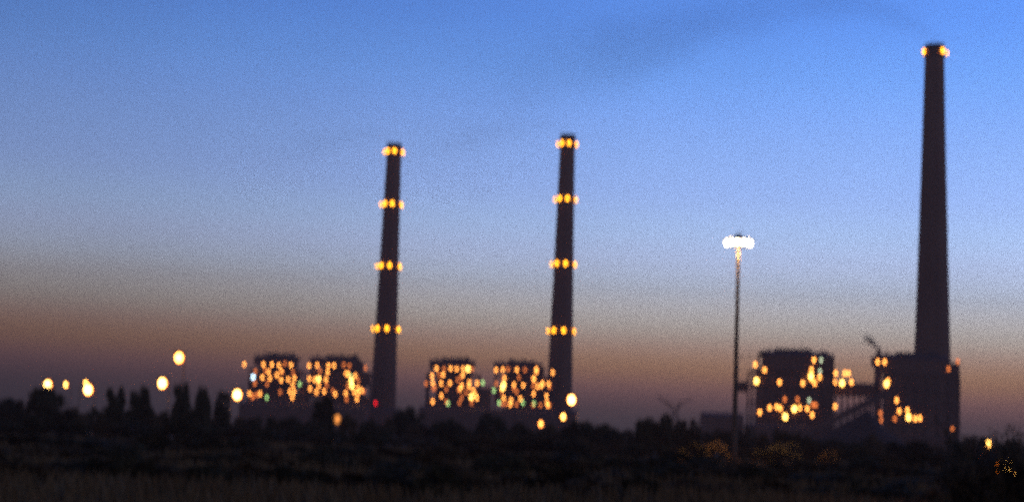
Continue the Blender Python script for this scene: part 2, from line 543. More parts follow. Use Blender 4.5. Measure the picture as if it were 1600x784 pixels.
rng = random.Random(4)
GRP_L = 'boiler houses beside the lamp-ringed chimneys'
Z2 = lambda x, y: (350 + x / 3.92, 500 + y / 3.92)      # enlarged crops of the photograph back to its own pixels
Z3 = lambda x, y: (620 + x / 3.92, 500 + y / 3.92)
Z5 = lambda x, y: (1080 + x / 3.564, 500 + y / 3.564)
Z6 = lambda x, y: (1320 + x / 2.761, 500 + y / 2.761)
L = lambda fn, s: [(*fn(int(a.split(',')[0]), int(a.split(',')[1])), a.split(',')[2] if a.count(',') > 1 else 'a') for a in s.split()]

YL = 1340.0
boiler_house('boiler_house', 'lit boiler house with a bluish white lamp at its open end', 384, 466, 557, 397, 460, YL, 42, 6, 5,
    L(Z2, '126,270 243,272 295,272 338,276 412,276 255,308,d 180,348,b 192,384,d 237,350 283,355 325,335 354,312 352,366 395,363 433,354 465,390,g '
          '157,447 174,472,d 222,450 263,472,g 405,437 432,437 205,455,d 375,265,d 345,440,d'),
    GRP_L, rng, annex=[(466, 478, 600, 4, 34)])
boiler_house('boiler_house', 'lit boiler house built against the chimney beside the street lamps', 479, 576, 560, 485, 557, YL + 4, 42, 6, 6,
    L(Z2, '522,278 572,276 640,278 675,278 588,312,d 636,318 523,358 556,364 580,360,w 626,364 528,418 582,402 567,440 614,437 630,400,d '
          '735,274,d 770,280,d 749,326 805,340 778,345,g 780,372,w 784,402,w 822,370,d 747,447 800,440 822,415 822,445 845,430 815,482 858,435,d 683,452 668,432,d 868,292,d'),
    GRP_L, rng)
boiler_house('boiler_house', 'lit boiler house with one green lamp low on its front', 662, 747, 564, 671, 741, YL - 4, 42, 6, 5,
    L(Z3, '244,295 290,297,d 330,295 367,298 407,297 437,298,w 462,300,d 260,335,d 284,333 405,335 180,387,d 221,383 272,387 326,385 373,365,d '
          '233,412,d 398,400 388,420 445,380 442,405 492,385 527,382,g 273,462 314,510,g 425,440,d 398,472,d 456,470,w 480,455 490,475'),
    GRP_L, rng, annex=[(747, 768, 606, 4, 34)])
boiler_house('boiler_house', 'lit boiler house with several green lamps along its foot', 769, 866, 568, 772, 846, YL, 42, 6, 6,
    L(Z3, '608,305 650,303 682,300,d 735,303 785,303,d 855,315 855,300 748,350,d 837,355 610,388,d 660,355 648,415,w 655,395,w 595,430,g '
          '718,395 716,420,d 775,398 835,400,d 862,405 893,385 885,400 930,390 935,408,d 838,450 880,520,d 655,475 628,505,g 668,510,d 700,490 695,515 757,480 772,505,g '
          '840,510,g 917,465 920,505 935,520,d 955,320'),
    GRP_L, rng)

GRP_R = 'boiler houses beside the tallest chimney'
YR = 1090.0
boiler_house('boiler_house', 'wide dark boiler house with two roof vents beside the floodlight mast', 1179, 1302, 553, 1198, 1302, YR, 40, 6, 7,
    L(Z5, '355,247 407,277 362,338,w 490,345 682,222 722,222,p 668,275 665,312,w 668,328 713,318 686,350 620,350 715,285,p '
          '380,512 435,487 474,482 495,490 522,537,w 572,493,w 603,487 590,440,d 520,440,d 655,445,p 645,492 675,470,d 692,472,d 672,527'),
    GRP_R, rng, roof_rise=3.0, fill=1.0, extra=0, spikes=[(1203, 545, 6), (1192, 552, 3), (1257, 530, 1.2), (1229, 548, 4), (1176, 556, 4), (1163, 558, 3)])
b2 = boiler_house('boiler_house', 'dark boiler house under the tallest chimney', 1379, 1500, 560, 1378, 1482, YR + 6, 22, 6, 7,
    L(Z6, '140,180 170,180 178,275,w 185,262 222,345 233,392 268,388 273,418,w 302,424 322,422 214,425,d 152,400,d 156,430,d 445,210,d 485,178,d 462,470,d'),
    GRP_R, rng, roof_rise=3.0, fill=1.0, extra=0, spikes=[(1376, 549, 9)], annex=[(1478, 1501, 568, 2, 20)], side=True)

p0, p1 = at(1365.5, 571, YR + 6), at(1377, 556, YR + 6)
m = MB()
m.box(p0.x - b2.location.x, p1.x - b2.location.x, 0.3, 9.0, p0.z, p1.z)
build(m, 'lift_head', M['cladding'], b2)

# ------------------------------------------------------------------ bunker bay and bridge between the two right boiler houses
def hall(name, label, cat, x0, x1, top, Yf, depth, material, bays=6, z0=0.0, rise=2.5, group=None, stripes=True):
    A, B = at(x0, top, Yf), at(x1, top, Yf)
    cx, w, H = (A.x + B.x) / 2, (B.x - A.x) / 2, at((x0 + x1) / 2, top, Yf).z
    t = thing(name, label, cat, (cx, Yf, 0), group)
    for q in range(bays):
        xa, xb = -w + 2 * w * q / bays, -w + 2 * w * (q + 1) / bays
        m = MB()
        m.box(xa + 0.06, xb - 0.06, 0.0, 0.3, z0 + 0.02, H - 0.02)
        build(m, 'wall_panel', material, t)
        if stripes:
            m = MB()
            m.box(xa - 0.3, xa + 0.3, -0.35, -0.003, z0, H - 0.02)
            build(m, 'pilaster', M['cladding'], t)
    m = MB()
    m.box(-w, w, 0.31, depth, z0, H - 0.02)
    build(m, 'wall', material, t)
    m = MB()
    y0, y1 = -0.8, depth + 0.8
    m.add([(-w - .8, y0, H), (w + .8, y0, H), (w + .8, y1, H), (-w - .8, y1, H), (-w - .8, (y0 + y1) / 2, H + rise), (w + .8, (y0 + y1) / 2, H + rise)],
          [(0, 3, 2, 1), (0, 1, 5, 4), (2, 3, 4, 5), (3, 0, 4), (1, 2, 5)])
    build(m, 'roof', M['roof'], t)
    return t, cx, H

def gallery(name, label, pa, pb, Yf, half_h, depth, material, trestles, group=None):
    """a covered conveyor bridge from pixel pa to pixel pb at distance Yf"""
    a, b = at(*pa, Yf), at(*pb, Yf)
    t = thing(name, label, 'conveyor', (a.x, Yf, 0), group)
    dz = b.z - a.z
    Lx = b.x - a.x
    n = max(3, int(Lx / 7))
    for q in range(n):
        xa, xb = Lx * q / n + 0.05, Lx * (q + 1) / n - 0.05
        za, zb = a.z + dz * q / n, a.z + dz * (q + 1) / n
        m = MB()
        m.add([(x, y, z + s * half_h) for x, z in ((xa, za), (xb, zb)) for y in (0, depth) for s in (-1, 1)],
              [(0, 1, 3, 2), (4, 6, 7, 5), (0, 4, 5, 1), (2, 3, 7, 6), (0, 2, 6, 4), (1, 5, 7, 3)])
        build(m, 'gallery_section', material, t)
    m = MB()
    m.add([(x, y, z + half_h + 0.02 + (1.2 if y == depth / 2 else 0)) for x, z in ((0, a.z), (Lx, b.z)) for y in (-0.5, depth / 2, depth + 0.5)],
          [(0, 3, 4, 1), (1, 4, 5, 2), (0, 1, 2), (3, 5, 4), (0, 2, 5, 3)])
    build(m, 'roof', M['roof'], t)
    for f in trestles:
        x, z = Lx * f, a.z + dz * f - half_h
        if z < 1.5: continue
        m = MB()
        for yy in (0.6, depth - 0.6):
            m.bar((x, yy + (1.2 if yy > 1 else -1.2), 0), (x, yy, z), 0.5)
        m.bar((x, 0, z * 0.5), (x, depth, z * 0.5), 0.3)
        m.bar((x, -0.4, z * 0.1), (x, depth - 0.6, z * 0.92), 0.2)
        build(m, 'trestle', M['steel'], t)
    return t

tb, cxb, hb = hall('bunker_bay', 'dark coal bunker bay joining two boiler houses, lamps on top', 'bunker', 1303, 1367, 600, YR + 16, 22, M['cladding'], 6, z0=at(1335, 618, YR + 16).z, rise=1.5)
for q in range(7):
    m = MB(); m.box(-0.5, 0.5, 1.2, 2.2, 0, at(1335, 618, YR + 16).z)
    build(m, 'column', M['steel'], tb, ((q / 6 - 0.5) * 24, 0, 0))
BAY_LAMPS = L(Z5, '803,295 852,295 874,295 797,345 838,350,w 890,345 768,422,d 800,480')
lamps_on(tb, (cxb, YR + 16), BAY_LAMPS, YR + 15)
for p in BAY_LAMPS:                               # posts carrying the lamps that stand above the bay roof
    w = at(p[0], p[1], YR + 15)
    if w.z > hb:
        m = MB()
        m.tube([(0, 0, hb - 0.3), (0, 0, w.z + 1.2)], [0.16, 0.12], 6)
        build(m, 'lamp_post', M['dark_steel'], tb, (w.x - cxb, 0.15, 0))
gallery('conveyor_bridge', 'level covered conveyor running out from the wide boiler house', (1149, 605), (1168, 605), YR + 14, 2.9, 5, M['cladding'], (0.1,))
gallery('conveyor_bridge', 'sloping covered conveyor climbing into the boiler house under the tallest chimney', (1248, 684), (1398, 610), YR - 26, 2.2, 6, M['cladding'], (0.15, 0.3, 0.45, 0.6, 0.75, 0.9))
hall('store_shed', 'low plain shed behind the foot of the floodlight mast', 'shed', 1102, 1162, 650, YR - 30, 28, M['cladding'], 5)
hall('store_shed', 'long low shed in front of the wide boiler house', 'shed', 1172, 1262, 668, YR - 44, 24, M['cladding'], 8)

# coal heap under the sloping conveyor
m = MB()
p0, p1 = at(1230, 690, YR - 60), at(1440, 690, YR - 60)
nxh, nyh = 40, 12
vs, fs = [], []
for j in range(nyh + 1):
    for i in range(nxh + 1):
        u, v = i / nxh, j / nyh
        x = (p1.x - p0.x) * (u - 0.5)
        y = (v - 0.5) * 64
        ridge = 27 * u / 0.58 if u < 0.58 else (27 - 11 * (u - 0.58) / 0.12 if u < 0.70 else 16 * (1 - u) / 0.30)
        h = max(0.0, ridge * (1 - abs(2 * v - 1) ** 1.5))
        h += 1.4 * noise.noise((x * 0.1, y * 0.1, 3)) * (h > 0.5)
        vs.append((x, y, h - 0.3))
for j in range(nyh):
    for i in range(nxh):
        a = j * (nxh + 1) + i
        fs.append((a, a + 1, a + nxh + 2, a + nxh + 1))
m.add(vs, fs)
tag(build(m, 'coal_heap', M['coal'], None, ((p0.x + p1.x) / 2, YR - 66, 0), True), 'black coal heap under the sloping conveyor', 'coal heap')

# low sheds and precipitators round the foot of the two left units
hall('precipitator', 'low dark precipitator block beside the foot of the chimney near the street lamps', 'building', 576, 622, 643, YL + 16, 24, M['cladding'], 5)
hall('precipitator', 'low dark precipitator block beside the foot of the chimney near the mast', 'building', 866, 900, 644, YL + 16, 24, M['cladding'], 4)
hall('turbine_hall', 'long low hall before the pair of boiler houses with a bluish lamp', 'hall', 374, 572, 634, YL - 40, 28, M['cladding'], 16)
hall('turbine_hall', 'long low hall before the pair of boiler houses near the mast', 'hall', 656, 868, 642, YL - 44, 28, M['cladding'], 16)

# ------------------------------------------------------------------ transmission pylon with a forked head
def pylon():
    Y = 700.0
    foot = at(1054, horizon(1054), Y)
    t = thing('pylon', 'lattice power pylon with forked arms above the dense trees', 'pylon', (foot.x, Y, 0))
    zk = at(1053, 640, Y).z
    S = px_size(Y)
    m = MB()
    lv = [0, 4, 8, 11.5, 14.5, zk]
    wd = lambda z: 2.6 - 1.9 * z / zk
    for i in range(len(lv) - 1):
        a, b = lv[i], lv[i + 1]
        ca = [(sx * wd(a), sy * wd(a), a) for sx, sy in ((-1, -1), (1, -1), (1, 1), (-1, 1))]
        cb = [(sx * wd(b), sy * wd(b), b) for sx, sy in ((-1, -1), (1, -1), (1, 1), (-1, 1))]
        for k in range(4):
            m.bar(ca[k], cb[k], 0.28)
            m.bar(ca[k], cb[(k + 1) % 4], 0.16)
            m.bar(cb[k], cb[(k + 1) % 4], 0.16)
    build(m, 'lattice_body', M['steel'], t)
    for s, tip, mid in ((-1, (1028, 618), (1040, 630)), (1, (1081, 622), (1064, 632))):
        tp, md = at(*tip, Y), at(*mid, Y)
        tp = Vector((tp.x - foot.x, 0, tp.z)); md = Vector((md.x - foot.x, 0, md.z))
        m = MB()
        for sy in (-0.6, 0.6):
            m.bar((s * 0.6, sy, zk), md + Vector((0, sy, 0)), 0.35)
            m.bar(md + Vector((0, sy, 0)), tp, 0.35, 0, 0.18)
            m.bar((s * 0.1, sy, zk + 1.2), md + Vector((-s * 0.2, sy * 0.5, 1.2)), 0.22)
            m.bar(md + Vector((-s * 0.2, sy * 0.5, 1.2)), tp, 0.2)
            for f in (0.25, 0.5, 0.75, 1.0):
                q = Vector((s * 0.6, sy, zk)).lerp(md + Vector((0, sy, 0)), f)
                m.bar(q, q + Vector((-s * 0.3, 0, 1.2)), 0.16)
        build(m, 'crossarm', M['steel'], t)
        m = MB()
        for k in range(5):
            m.ball((tp.x, 0, tp.z - 0.3 - 0.28 * k), 0.16, 0.16, 0.12, 6, 4)
        build(m, 'insulator', M['galv'], t)
pylon()

# ------------------------------------------------------------------ floodlight mast
def mast():
    Y = 205.0
    foot = at(1145.5, 690, Y)
    top = at(1155, 377, Y)
    x = at(1154, 376, Y).x
    H = top.z
    t = thing('floodlight_mast', 'tall slender floodlight mast with a ring of blazing lamps', 'floodlight mast', (x, Y, 0))
    m = MB()
    m.tube([(0, 0, H * i / 10) for i in range(11)], [0.36 - 0.17 * i / 10 for i in range(11)], 14)
    build(m, 'pole', M['mast_pole'], t, smooth=True)
    m = MB()
    m.lathe([(0.36, 0), (0.75, 0.0), (0.75, 0.08), (0.4, 0.1)], 16)
    for k in range(8):
        a = k * math.pi / 4
        m.box(0.6 * math.cos(a) - 0.04, 0.6 * math.cos(a) + 0.04, 0.6 * math.sin(a) - 0.04, 0.6 * math.sin(a) + 0.04, 0.081, 0.2)
    build(m, 'base_plate', M['galv'], t)
    m = MB()
    m.lathe([(1.0, H - 0.1), (1.1, H - 0.1), (1.1, H + 0.05), (1.0, H + 0.05)], 24, close=True)
    for k in range(4):
        a = k * math.pi / 2
        m.bar((0, 0, H + 0.0), (1.05 * math.cos(a), 1.05 * math.sin(a), H), 0.08)
    build(m, 'lamp_ring', M['galv'], t)
    m = MB()
    m.lathe([(0.2, H - 0.1), (0.42, H + 0.35), (0.42, H + 0.85), (0.1, H + 0.95), (0.01, H + 0.95)], 16)
    build(m, 'head_cap', M['steel'], t)
    lm = MB()
    lm.box(-0.34, 0.34, -0.05, 0.22, -0.3, 0.34, 0)
    lm.add([(-0.34, -0.05, 0.34), (0.34, -0.05, 0.34), (0.34, -0.4, 0.26), (-0.34, -0.4, 0.26)], [(0, 1, 2, 3)], 0)
    lm.ball((0, -0.06, 0), 0.33, 0.18, 0.30, 10, 6, 2)
    lm.ball((0, -0.14, 0), 0.24, 0.2, 0.22, 10, 6, 1)
    lm.bar((0, 0.2, 0.1), (0, 0.55, 0.1), 0.07, 0)
    me = lm.mesh('lamp', [M['dark_steel'], M['mast'], M['mast_fringe']])
    for a in (13, 38, 66, 94, 122, 150, -13, -38, -66, -94, -122, -150):
        th = R(a)
        o = link('lamp', me, t, (1.32 * math.sin(th), -1.32 * math.cos(th), H - 0.15), th)
        o.rotation_euler = (R(25), 0, th)
        o.scale = (1.25, 1.25, 1.25)
    # light of the downward lamps on the pole and the ground
    for k in range(3):
        th = 2 * math.pi * (k + 0.5) / 3
        ld = bpy.data.lights.new('lamp_light', 'SPOT')
        ld.spot_size = R(58)
        ld.spot_blend = 0.3
        ld.energy = 22000.0
        ld.color = (1.0, 0.66, 0.30)
        ld.shadow_soft_size = 0.6
        lo = bpy.data.objects.new('lamp_light', ld)
        COL.objects.link(lo)
        lo.location = (1.1 * math.sin(th), -1.1 * math.cos(th), H + 0.7)
        lo.parent = t
    return t
mast()

# ------------------------------------------------------------------ street lamps
def street_lamp(label, px, py, Y, lens='street', size=1.0, energy=500.0, arm=1.6, side=1, group=None, col=(1.0, 0.55, 0.2)):
    p = at(px, py, Y)
    t = thing('street_lamp', label, 'street lamp', (p.x, Y, 0), group)
    H = p.z
    bx = side * arm
    m = MB()
    m.tube([(bx, 0.3, 0), (bx, 0.3, H * 0.5), (bx, 0.3, H - 0.9), (bx * 0.8, 0.3, H - 0.1), (bx * 0.3, 0.3, H + 0.25), (0, 0.3, H + 0.3)], [0.13, 0.11, 0.09, 0.08, 0.07, 0.06], 8)
    build(m, 'pole', M['mast_pole'], t, smooth=True)
    m = MB()
    m.box(bx - 0.3, bx + 0.3, 0.0, 0.6, 0, 0.5)
    build(m, 'plinth', M['concrete'], t)
    m = MB()
    s = size
    m.box(-0.45 * s, 0.45 * s, -0.1, 0.5, 0.16 * s, 0.36 * s)
    m.box(-0.5 * s, 0.5 * s, -0.35 * s, 0.55, 0.36 * s, 0.42 * s)
    hd = build(m, 'lamp_head', M['dark_steel'], t, (0, 0, H))
    m = MB()
    m.ball((0, 0.05, 0), 0.40 * s, 0.30 * s, 0.42 * s, 10, 6, 1)
    m.ball((0, -0.12 * s, 0), 0.34 * s, 0.28 * s, 0.36 * s, 10, 6, 0)
    build(m, 'lens', [M[lens], M['ember' if lens == 'ember' else 'amber_fringe' if lens.startswith('amber') else 'sodium_fringe']], hd, (0, 0, -0.08 * s))
    if energy:
        ld = bpy.data.lights.new('lamp_light', 'SPOT')     # hooded lantern throws its light down
        ld.spot_size = R(140)
        ld.spot_blend = 0.8
        ld.energy = energy * 1.5
        ld.color = col
        ld.shadow_soft_size = 0.6
        lo = bpy.data.objects.new('lamp_light', ld)
        COL.objects.link(lo)
        lo.location = (0, 0, H - 0.9 * s)
        lo.parent = t
    return t

SL = 'street lamps along the plant road'
street_lamp('bright street lamp over the broad rounded tree', 75, 600, 420, 'street', 2.6, 500, group=SL)
street_lamp('small faint street lamp beside the broad rounded tree', 103, 600, 520, 'warm', 1.5, 150, group=SL)
street_lamp('street lamp with a second fainter lamp just above it', 138, 607, 400, 'street', 2.7, 700, group=SL)
street_lamp('faint upper lamp of a close pair of street lamps', 134, 598, 460, 'warm', 1.5, 150, group=SL, side=-1)
street_lamp('bright street lamp among columnar trees, under the tallest street lamp', 254, 597, 400, 'street', 2.7, 700, group=SL)
street_lamp('tallest street lamp, its pole showing above the trees', 280, 557, 330, 'warm', 2.3, 300, arm=1.0, group=SL)
street_lamp('bright street lamp at the end of the lit boiler house with bluish lamp', 371, 615, 420, 'street', 2.8, 900, side=-1, group=SL)
street_lamp('dazzling street lamp at the foot of the chimney nearer the mast', 893, 623, 420, 'street', 2.6, 1200, group=SL)
street_lamp('small yellow lamp under the dazzling street lamp', 880, 650, 520, 'warm', 1.8, 150, group=SL)
street_lamp('dim orange lamp low in the scrub below a boiler house', 845, 661, 560, 'amber', 2.0, 60, group=SL)
street_lamp('soft orange lamp glowing beside the round tree', 526, 653, 380, 'ember', 2.4, 500, group=SL)
street_lamp('very dim orange lamp in the bushes beyond the dazzling street lamp', 915, 666, 480, 'amber_dim', 1.6, 0, group=SL)
street_lamp('faint red orange lamp inside the dense tree clump', 1021, 693, 460, 'amber_dim', 1.6, 0, group=SL)
street_lamp('faint orange lamp close beside the floodlight mast foot', 1157, 703, 400, 'amber_dim', 1.7, 60, group=SL)
street_lamp('deep orange lamp beside the bare twiggy tree', 1544, 692, 330, 'warm', 1.5, 150, group=SL)
street_lamp('orange lamp half hidden by the bare twiggy tree', 1572, 730, 60, 'warm', 0.9, 30, group=SL, arm=0.8)

# ------------------------------------------------------------------ trees
def crown_mesh(seed, n_clump=34, leaves=70, flat=1.0, leaf=0.055, material='leaf'):
    """unit crown, about 1 across and 1 tall with its foot at z=0: leaf faces in clumps"""
    rg = random.Random(seed)
    m = MB()
    vs, fs = [], []
    for c in range(n_clump):
        while True:
            q = Vector((rg.uniform(-1, 1), rg.uniform(-1, 1), rg.uniform(-1, 1)))
            if 0.25 < q.length < 1: break
        cr = rg.uniform(0.09, 0.20)
        ce = Vector((q.x * 0.42, q.y * 0.42, 0.5 + q.z * 0.42 * flat))
        for k in range(leaves):
            d = Vector((rg.gauss(0, 1), rg.gauss(0, 1), rg.gauss(0, 1)))
            p = ce + d.normalized() * cr * rg.random() ** 0.5
            u = Vector((rg.gauss(0, 1), rg.gauss(0, 1), rg.gauss(0, 1))).normalized()
            w = u.orthogonal().normalized()
            s = leaf * rg.uniform(0.6, 1.3)
            b = len(vs)
            vs += [p - u * s, p + w * s * 0.45, p + u * s, p - w * s * 0.45]
            fs.append((b, b + 1, b + 2, b + 3))
    m.add(vs, fs)
    return m.mesh('crown', M[material])

def trunk_mesh(seed):
    """unit trunk with limbs reaching into a unit crown that starts at z=0.3"""
    rg = random.Random(seed)
    m = MB()
    pts = [Vector((0, 0, 0))]
    for i in range(1, 6):
        pts.append(Vector((rg.gauss(0, 0.012) * i, rg.gauss(0, 0.012) * i, 0.14 * i)))
    m.tube(pts, [0.035, 0.028, 0.024, 0.019, 0.014, 0.008], 7)
    for k in range(7):
        b = pts[rg.randint(2, 4)]
        a = rg.uniform(0, 6.28)
        e = b + Vector((math.cos(a) * 0.3, math.sin(a) * 0.3, rg.uniform(0.12, 0.3)))
        md = b.lerp(e, 0.5) + Vector((0, 0, 0.04))
        m.tube([b, md, e], [0.012, 0.008, 0.003], 5)
    return m.mesh('trunk', M['bark'])

CROWNS = [crown_mesh(10 + i, n_clump=30 + 3 * i, leaves=80) for i in range(5)]
BUSHES = [crown_mesh(40 + i, n_clump=22, leaves=60, leaf=0.07, material='dryleaf' if i % 2 else 'leaf') for i in range(5)]
TRUNKS = [trunk_mesh(60 + i) for i in range(4)]
trng = random.Random(21)

def tree(label, px, top, wpx, Y, group='trees along the edge of the scrub', low=0.18):
    p = at(px, top, Y)
    w = wpx * px_size(Y)
    g = ground_height(p.x, Y) if Y < 520 else 0
    H = p.z - g
    t = thing('tree', label, 'tree', (p.x, Y, g - 0.15), group)
    rz = trng.uniform(0, 6.28)
    tr = link('trunk', trng.choice(TRUNKS), t, (0, 0, 0), rz, (w * 0.9, w * 0.9, H))
    cr = link('crown', trng.choice(CROWNS), t, (0, 0, H * low), trng.uniform(0, 6.28), (w * 1.12, w * 1.12, H * (1.06 - low)))
    return t

def bush(label, px, top, wpx, Y, group):
    p = at(px, top, Y)
    g = ground_height(p.x, Y) if Y < 520 else 0
    H = max(0.9, p.z - g)
    w = wpx * px_size(Y)
    o = link('bush', trng.choice(BUSHES), None, (p.x, Y, g - 0.06 * H), trng.uniform(0, 6.28), (w * 1.1, w * 1.1, H * 1.08))
    return tag(o, label, 'bush', group)

tree('broad rounded dark tree under the bright street lamp', 72, 606, 66, 300, low=0.05)
tree('low spreading dark tree beside the broad rounded tree', 18, 618, 62, 300, low=0.05)
tree('dark columnar tree beside the pair of street lamps', 182, 603, 36, 290, low=0.08)
tree('dark columnar tree beside the lamp under the tallest street lamp', 222, 604, 38, 290, low=0.08)
tree('dark tree at the foot of the tallest street lamp', 286, 597, 36, 280, low=0.06)
tree('narrow dark tree standing next to the tallest street lamp', 318, 599, 26, 280, low=0.06)
tree('small dark tree close to the street lamp by the boiler house', 349, 608, 26, 300, low=0.08)
tree('round dark tree in front of the boiler house by the chimney', 508, 620, 36, 330, low=0.3)
tree('dark tree between the first chimney and the next boiler house', 638, 632, 46, 340, low=0.1)
tree('rounded dark tree before the boiler house with one green lamp', 702, 650, 38, 300, low=0.1)
tree('bushy dark tree before the boiler house with several green lamps', 765, 645, 46, 300, low=0.1)
tree('dark tree just beyond the dazzling street lamp', 900, 655, 42, 300, low=0.08)
tree('low tree between the dazzling lamp and the dense clump', 948, 662, 52, 300, low=0.05)
for px, top, w in ((1012, 654, 46), (1040, 649, 44), (1075, 652, 42)):
    tree('dense dark tree in the clump below the forked pylon', px, top, w, 280, low=0.04)
tree('small dark tree at the foot of the floodlight mast', 1142, 683, 34, 260, low=0.08)
tree('low dark tree before the sloping conveyor', 1252, 690, 70, 300, low=0.05)
tree('low dark tree before the dark boiler house under the tallest chimney', 1425, 688, 80, 300, low=0.05)
tree('dark tree behind the deep orange lamp', 1522, 682, 50, 380, low=0.05)

REG = [(140, 'low dark bush below the broad rounded tree'), (340, 'low dark bush below the columnar trees'), (470, 'low dark bush below the street lamp by the boiler house'),
       (620, 'low dark bush before the chimney by the street lamps'), (760, 'low dark bush between the two lamp-ringed chimneys'), (930, 'low dark bush before the chimney nearer the mast'),
       (1090, 'low dark bush below the dense tree clump'), (1200, 'low dark bush round the floodlight mast'), (1380, 'low dark bush below the sloping conveyor'),
       (1500, 'low dark bush below the tallest chimney'), (1700, 'low dark bush near the bare twiggy tree')]
ROW = ['tall dark bush behind the scrub', 'dark bush in the thick of the scrub', 'low dark bush edging the grass', 'small dark bush in rough grass', 'ragged dark bush out in rough grass']
def region_label(px):
    for lim, l in REG:
        if px < lim: return l
for row, (Y, step, up, spread) in enumerate(((330, 27, 22, 14), (230, 34, 2, 12), (150, 46, -18, 14), (100, 44, -36, 16), (72, 60, -52, 16))):
    px = -20.0
    while px < 1630:
        hz = horizon(px)
        top = hz - up + trng.uniform(-spread, spread) * 0.6
        bush(ROW[row] + region_label(px)[len('low dark bush'):], px, top, trng.uniform(1.1, 1.9) * step, Y * trng.uniform(0.9, 1.1), 'dark bushes of the scrubland')
        px += step * trng.uniform(0.75, 1.25)

# bare twiggy tree at the edge of the scrub
def twig_tree():
    Y = 34.0
    b = at(1592, 784, Y)
    g = ground_height(b.x, Y)
    t = thing('tree', 'bare twiggy tree with fine upright branches beside an orange lamp', 'tree', (b.x, Y, g))
    rg = random.Random(8)
    trunk, twigs, lv = MB(), MB(), MB()
    tipz = at(1592, 632, Y).z - g
    def grow(p, d, ln, r, depth):
        pts = [p]
        for i in range(3):
            d = (d + Vector((rg.gauss(0, .12), rg.gauss(0, .12), rg.gauss(0.04, .08)))).normalized()
            pts.append(pts[-1] + d * ln / 3)
        (trunk if depth < 2 else twigs).tube(pts, [r, r * 0.85, r * 0.7, r * 0.5], 6 if depth < 2 else 3)
        if depth >= 4:
            for _ in range(10):
                q = pts[rg.randint(1, 3)] + Vector((rg.gauss(0, .09), rg.gauss(0, .09), rg.gauss(0, .09)))
                u = Vector((rg.gauss(0, 1), rg.gauss(0, 1), rg.gauss(0, 1))).normalized(); w = u.orthogonal().normalized()
                s = rg.uniform(0.04, 0.09)
                lv.add([q - u * s, q + w * s * .4, q + u * s, q - w * s * .4], [(0, 1, 2, 3)])
            return
        for k in range(rg.randint(3, 4)):
            bp = pts[rg.randint(1, 3)]
            nd = (d * 0.75 + Vector((rg.gauss(0, .42), rg.gauss(0, .42), rg.uniform(0.1, .55)))).normalized()
            grow(bp, nd, ln * rg.uniform(0.6, 0.8), r * 0.62, depth + 1)
    for k in range(9):
        a = k * 0.7 + 0.4
        grow(Vector((0.15 * math.cos(a), 0.15 * math.sin(a), -0.1)), Vector((0.36 * math.cos(a), 0.36 * math.sin(a), 1)).normalized(), tipz * 0.36, 0.075, 0)
    build(trunk, 'trunk', M['bark'], t)
    build(twigs, 'twigs', M['bark'], t)
    build(lv, 'crown', M['dryleaf'], t)
twig_tree()

# ------------------------------------------------------------------ dry grass and low scrub over the near ground
def grass():
    rg = random.Random(5)
    vs, fs = [], []
    for _ in range(26000):
        Y = 30 + 260 * rg.random() ** 1.6
        x = rg.uniform(-0.36, 0.36) * Y
        g = ground_height(x, Y)
        h = rg.uniform(0.25, 0.8) * (1.0 + 0.8 * max(0, noise.noise((x * 0.05, Y * 0.05, 9))))
        for _k in range(3):
            a = rg.uniform(0, 6.28)
            w = rg.uniform(0.03, 0.08) * (1 + Y / 120)
            lx, ly = rg.gauss(0, 0.22), rg.gauss(0, 0.22)
            ox, oy = x + rg.gauss(0, 0.15), Y + rg.gauss(0, 0.15)
            b = len(vs)
            vs += [(ox - w * math.cos(a), oy - w * math.sin(a), g - 0.05), (ox + w * math.cos(a), oy + w * math.sin(a), g - 0.05), (ox + lx, oy + ly, g + h)]
            fs.append((b, b + 1, b + 2))
    m = MB(); m.add(vs, fs)
    tag(build(m, 'grass', M['grass']), 'dry unlit grass over the scrubland', 'grass', None, 'stuff')
grass()

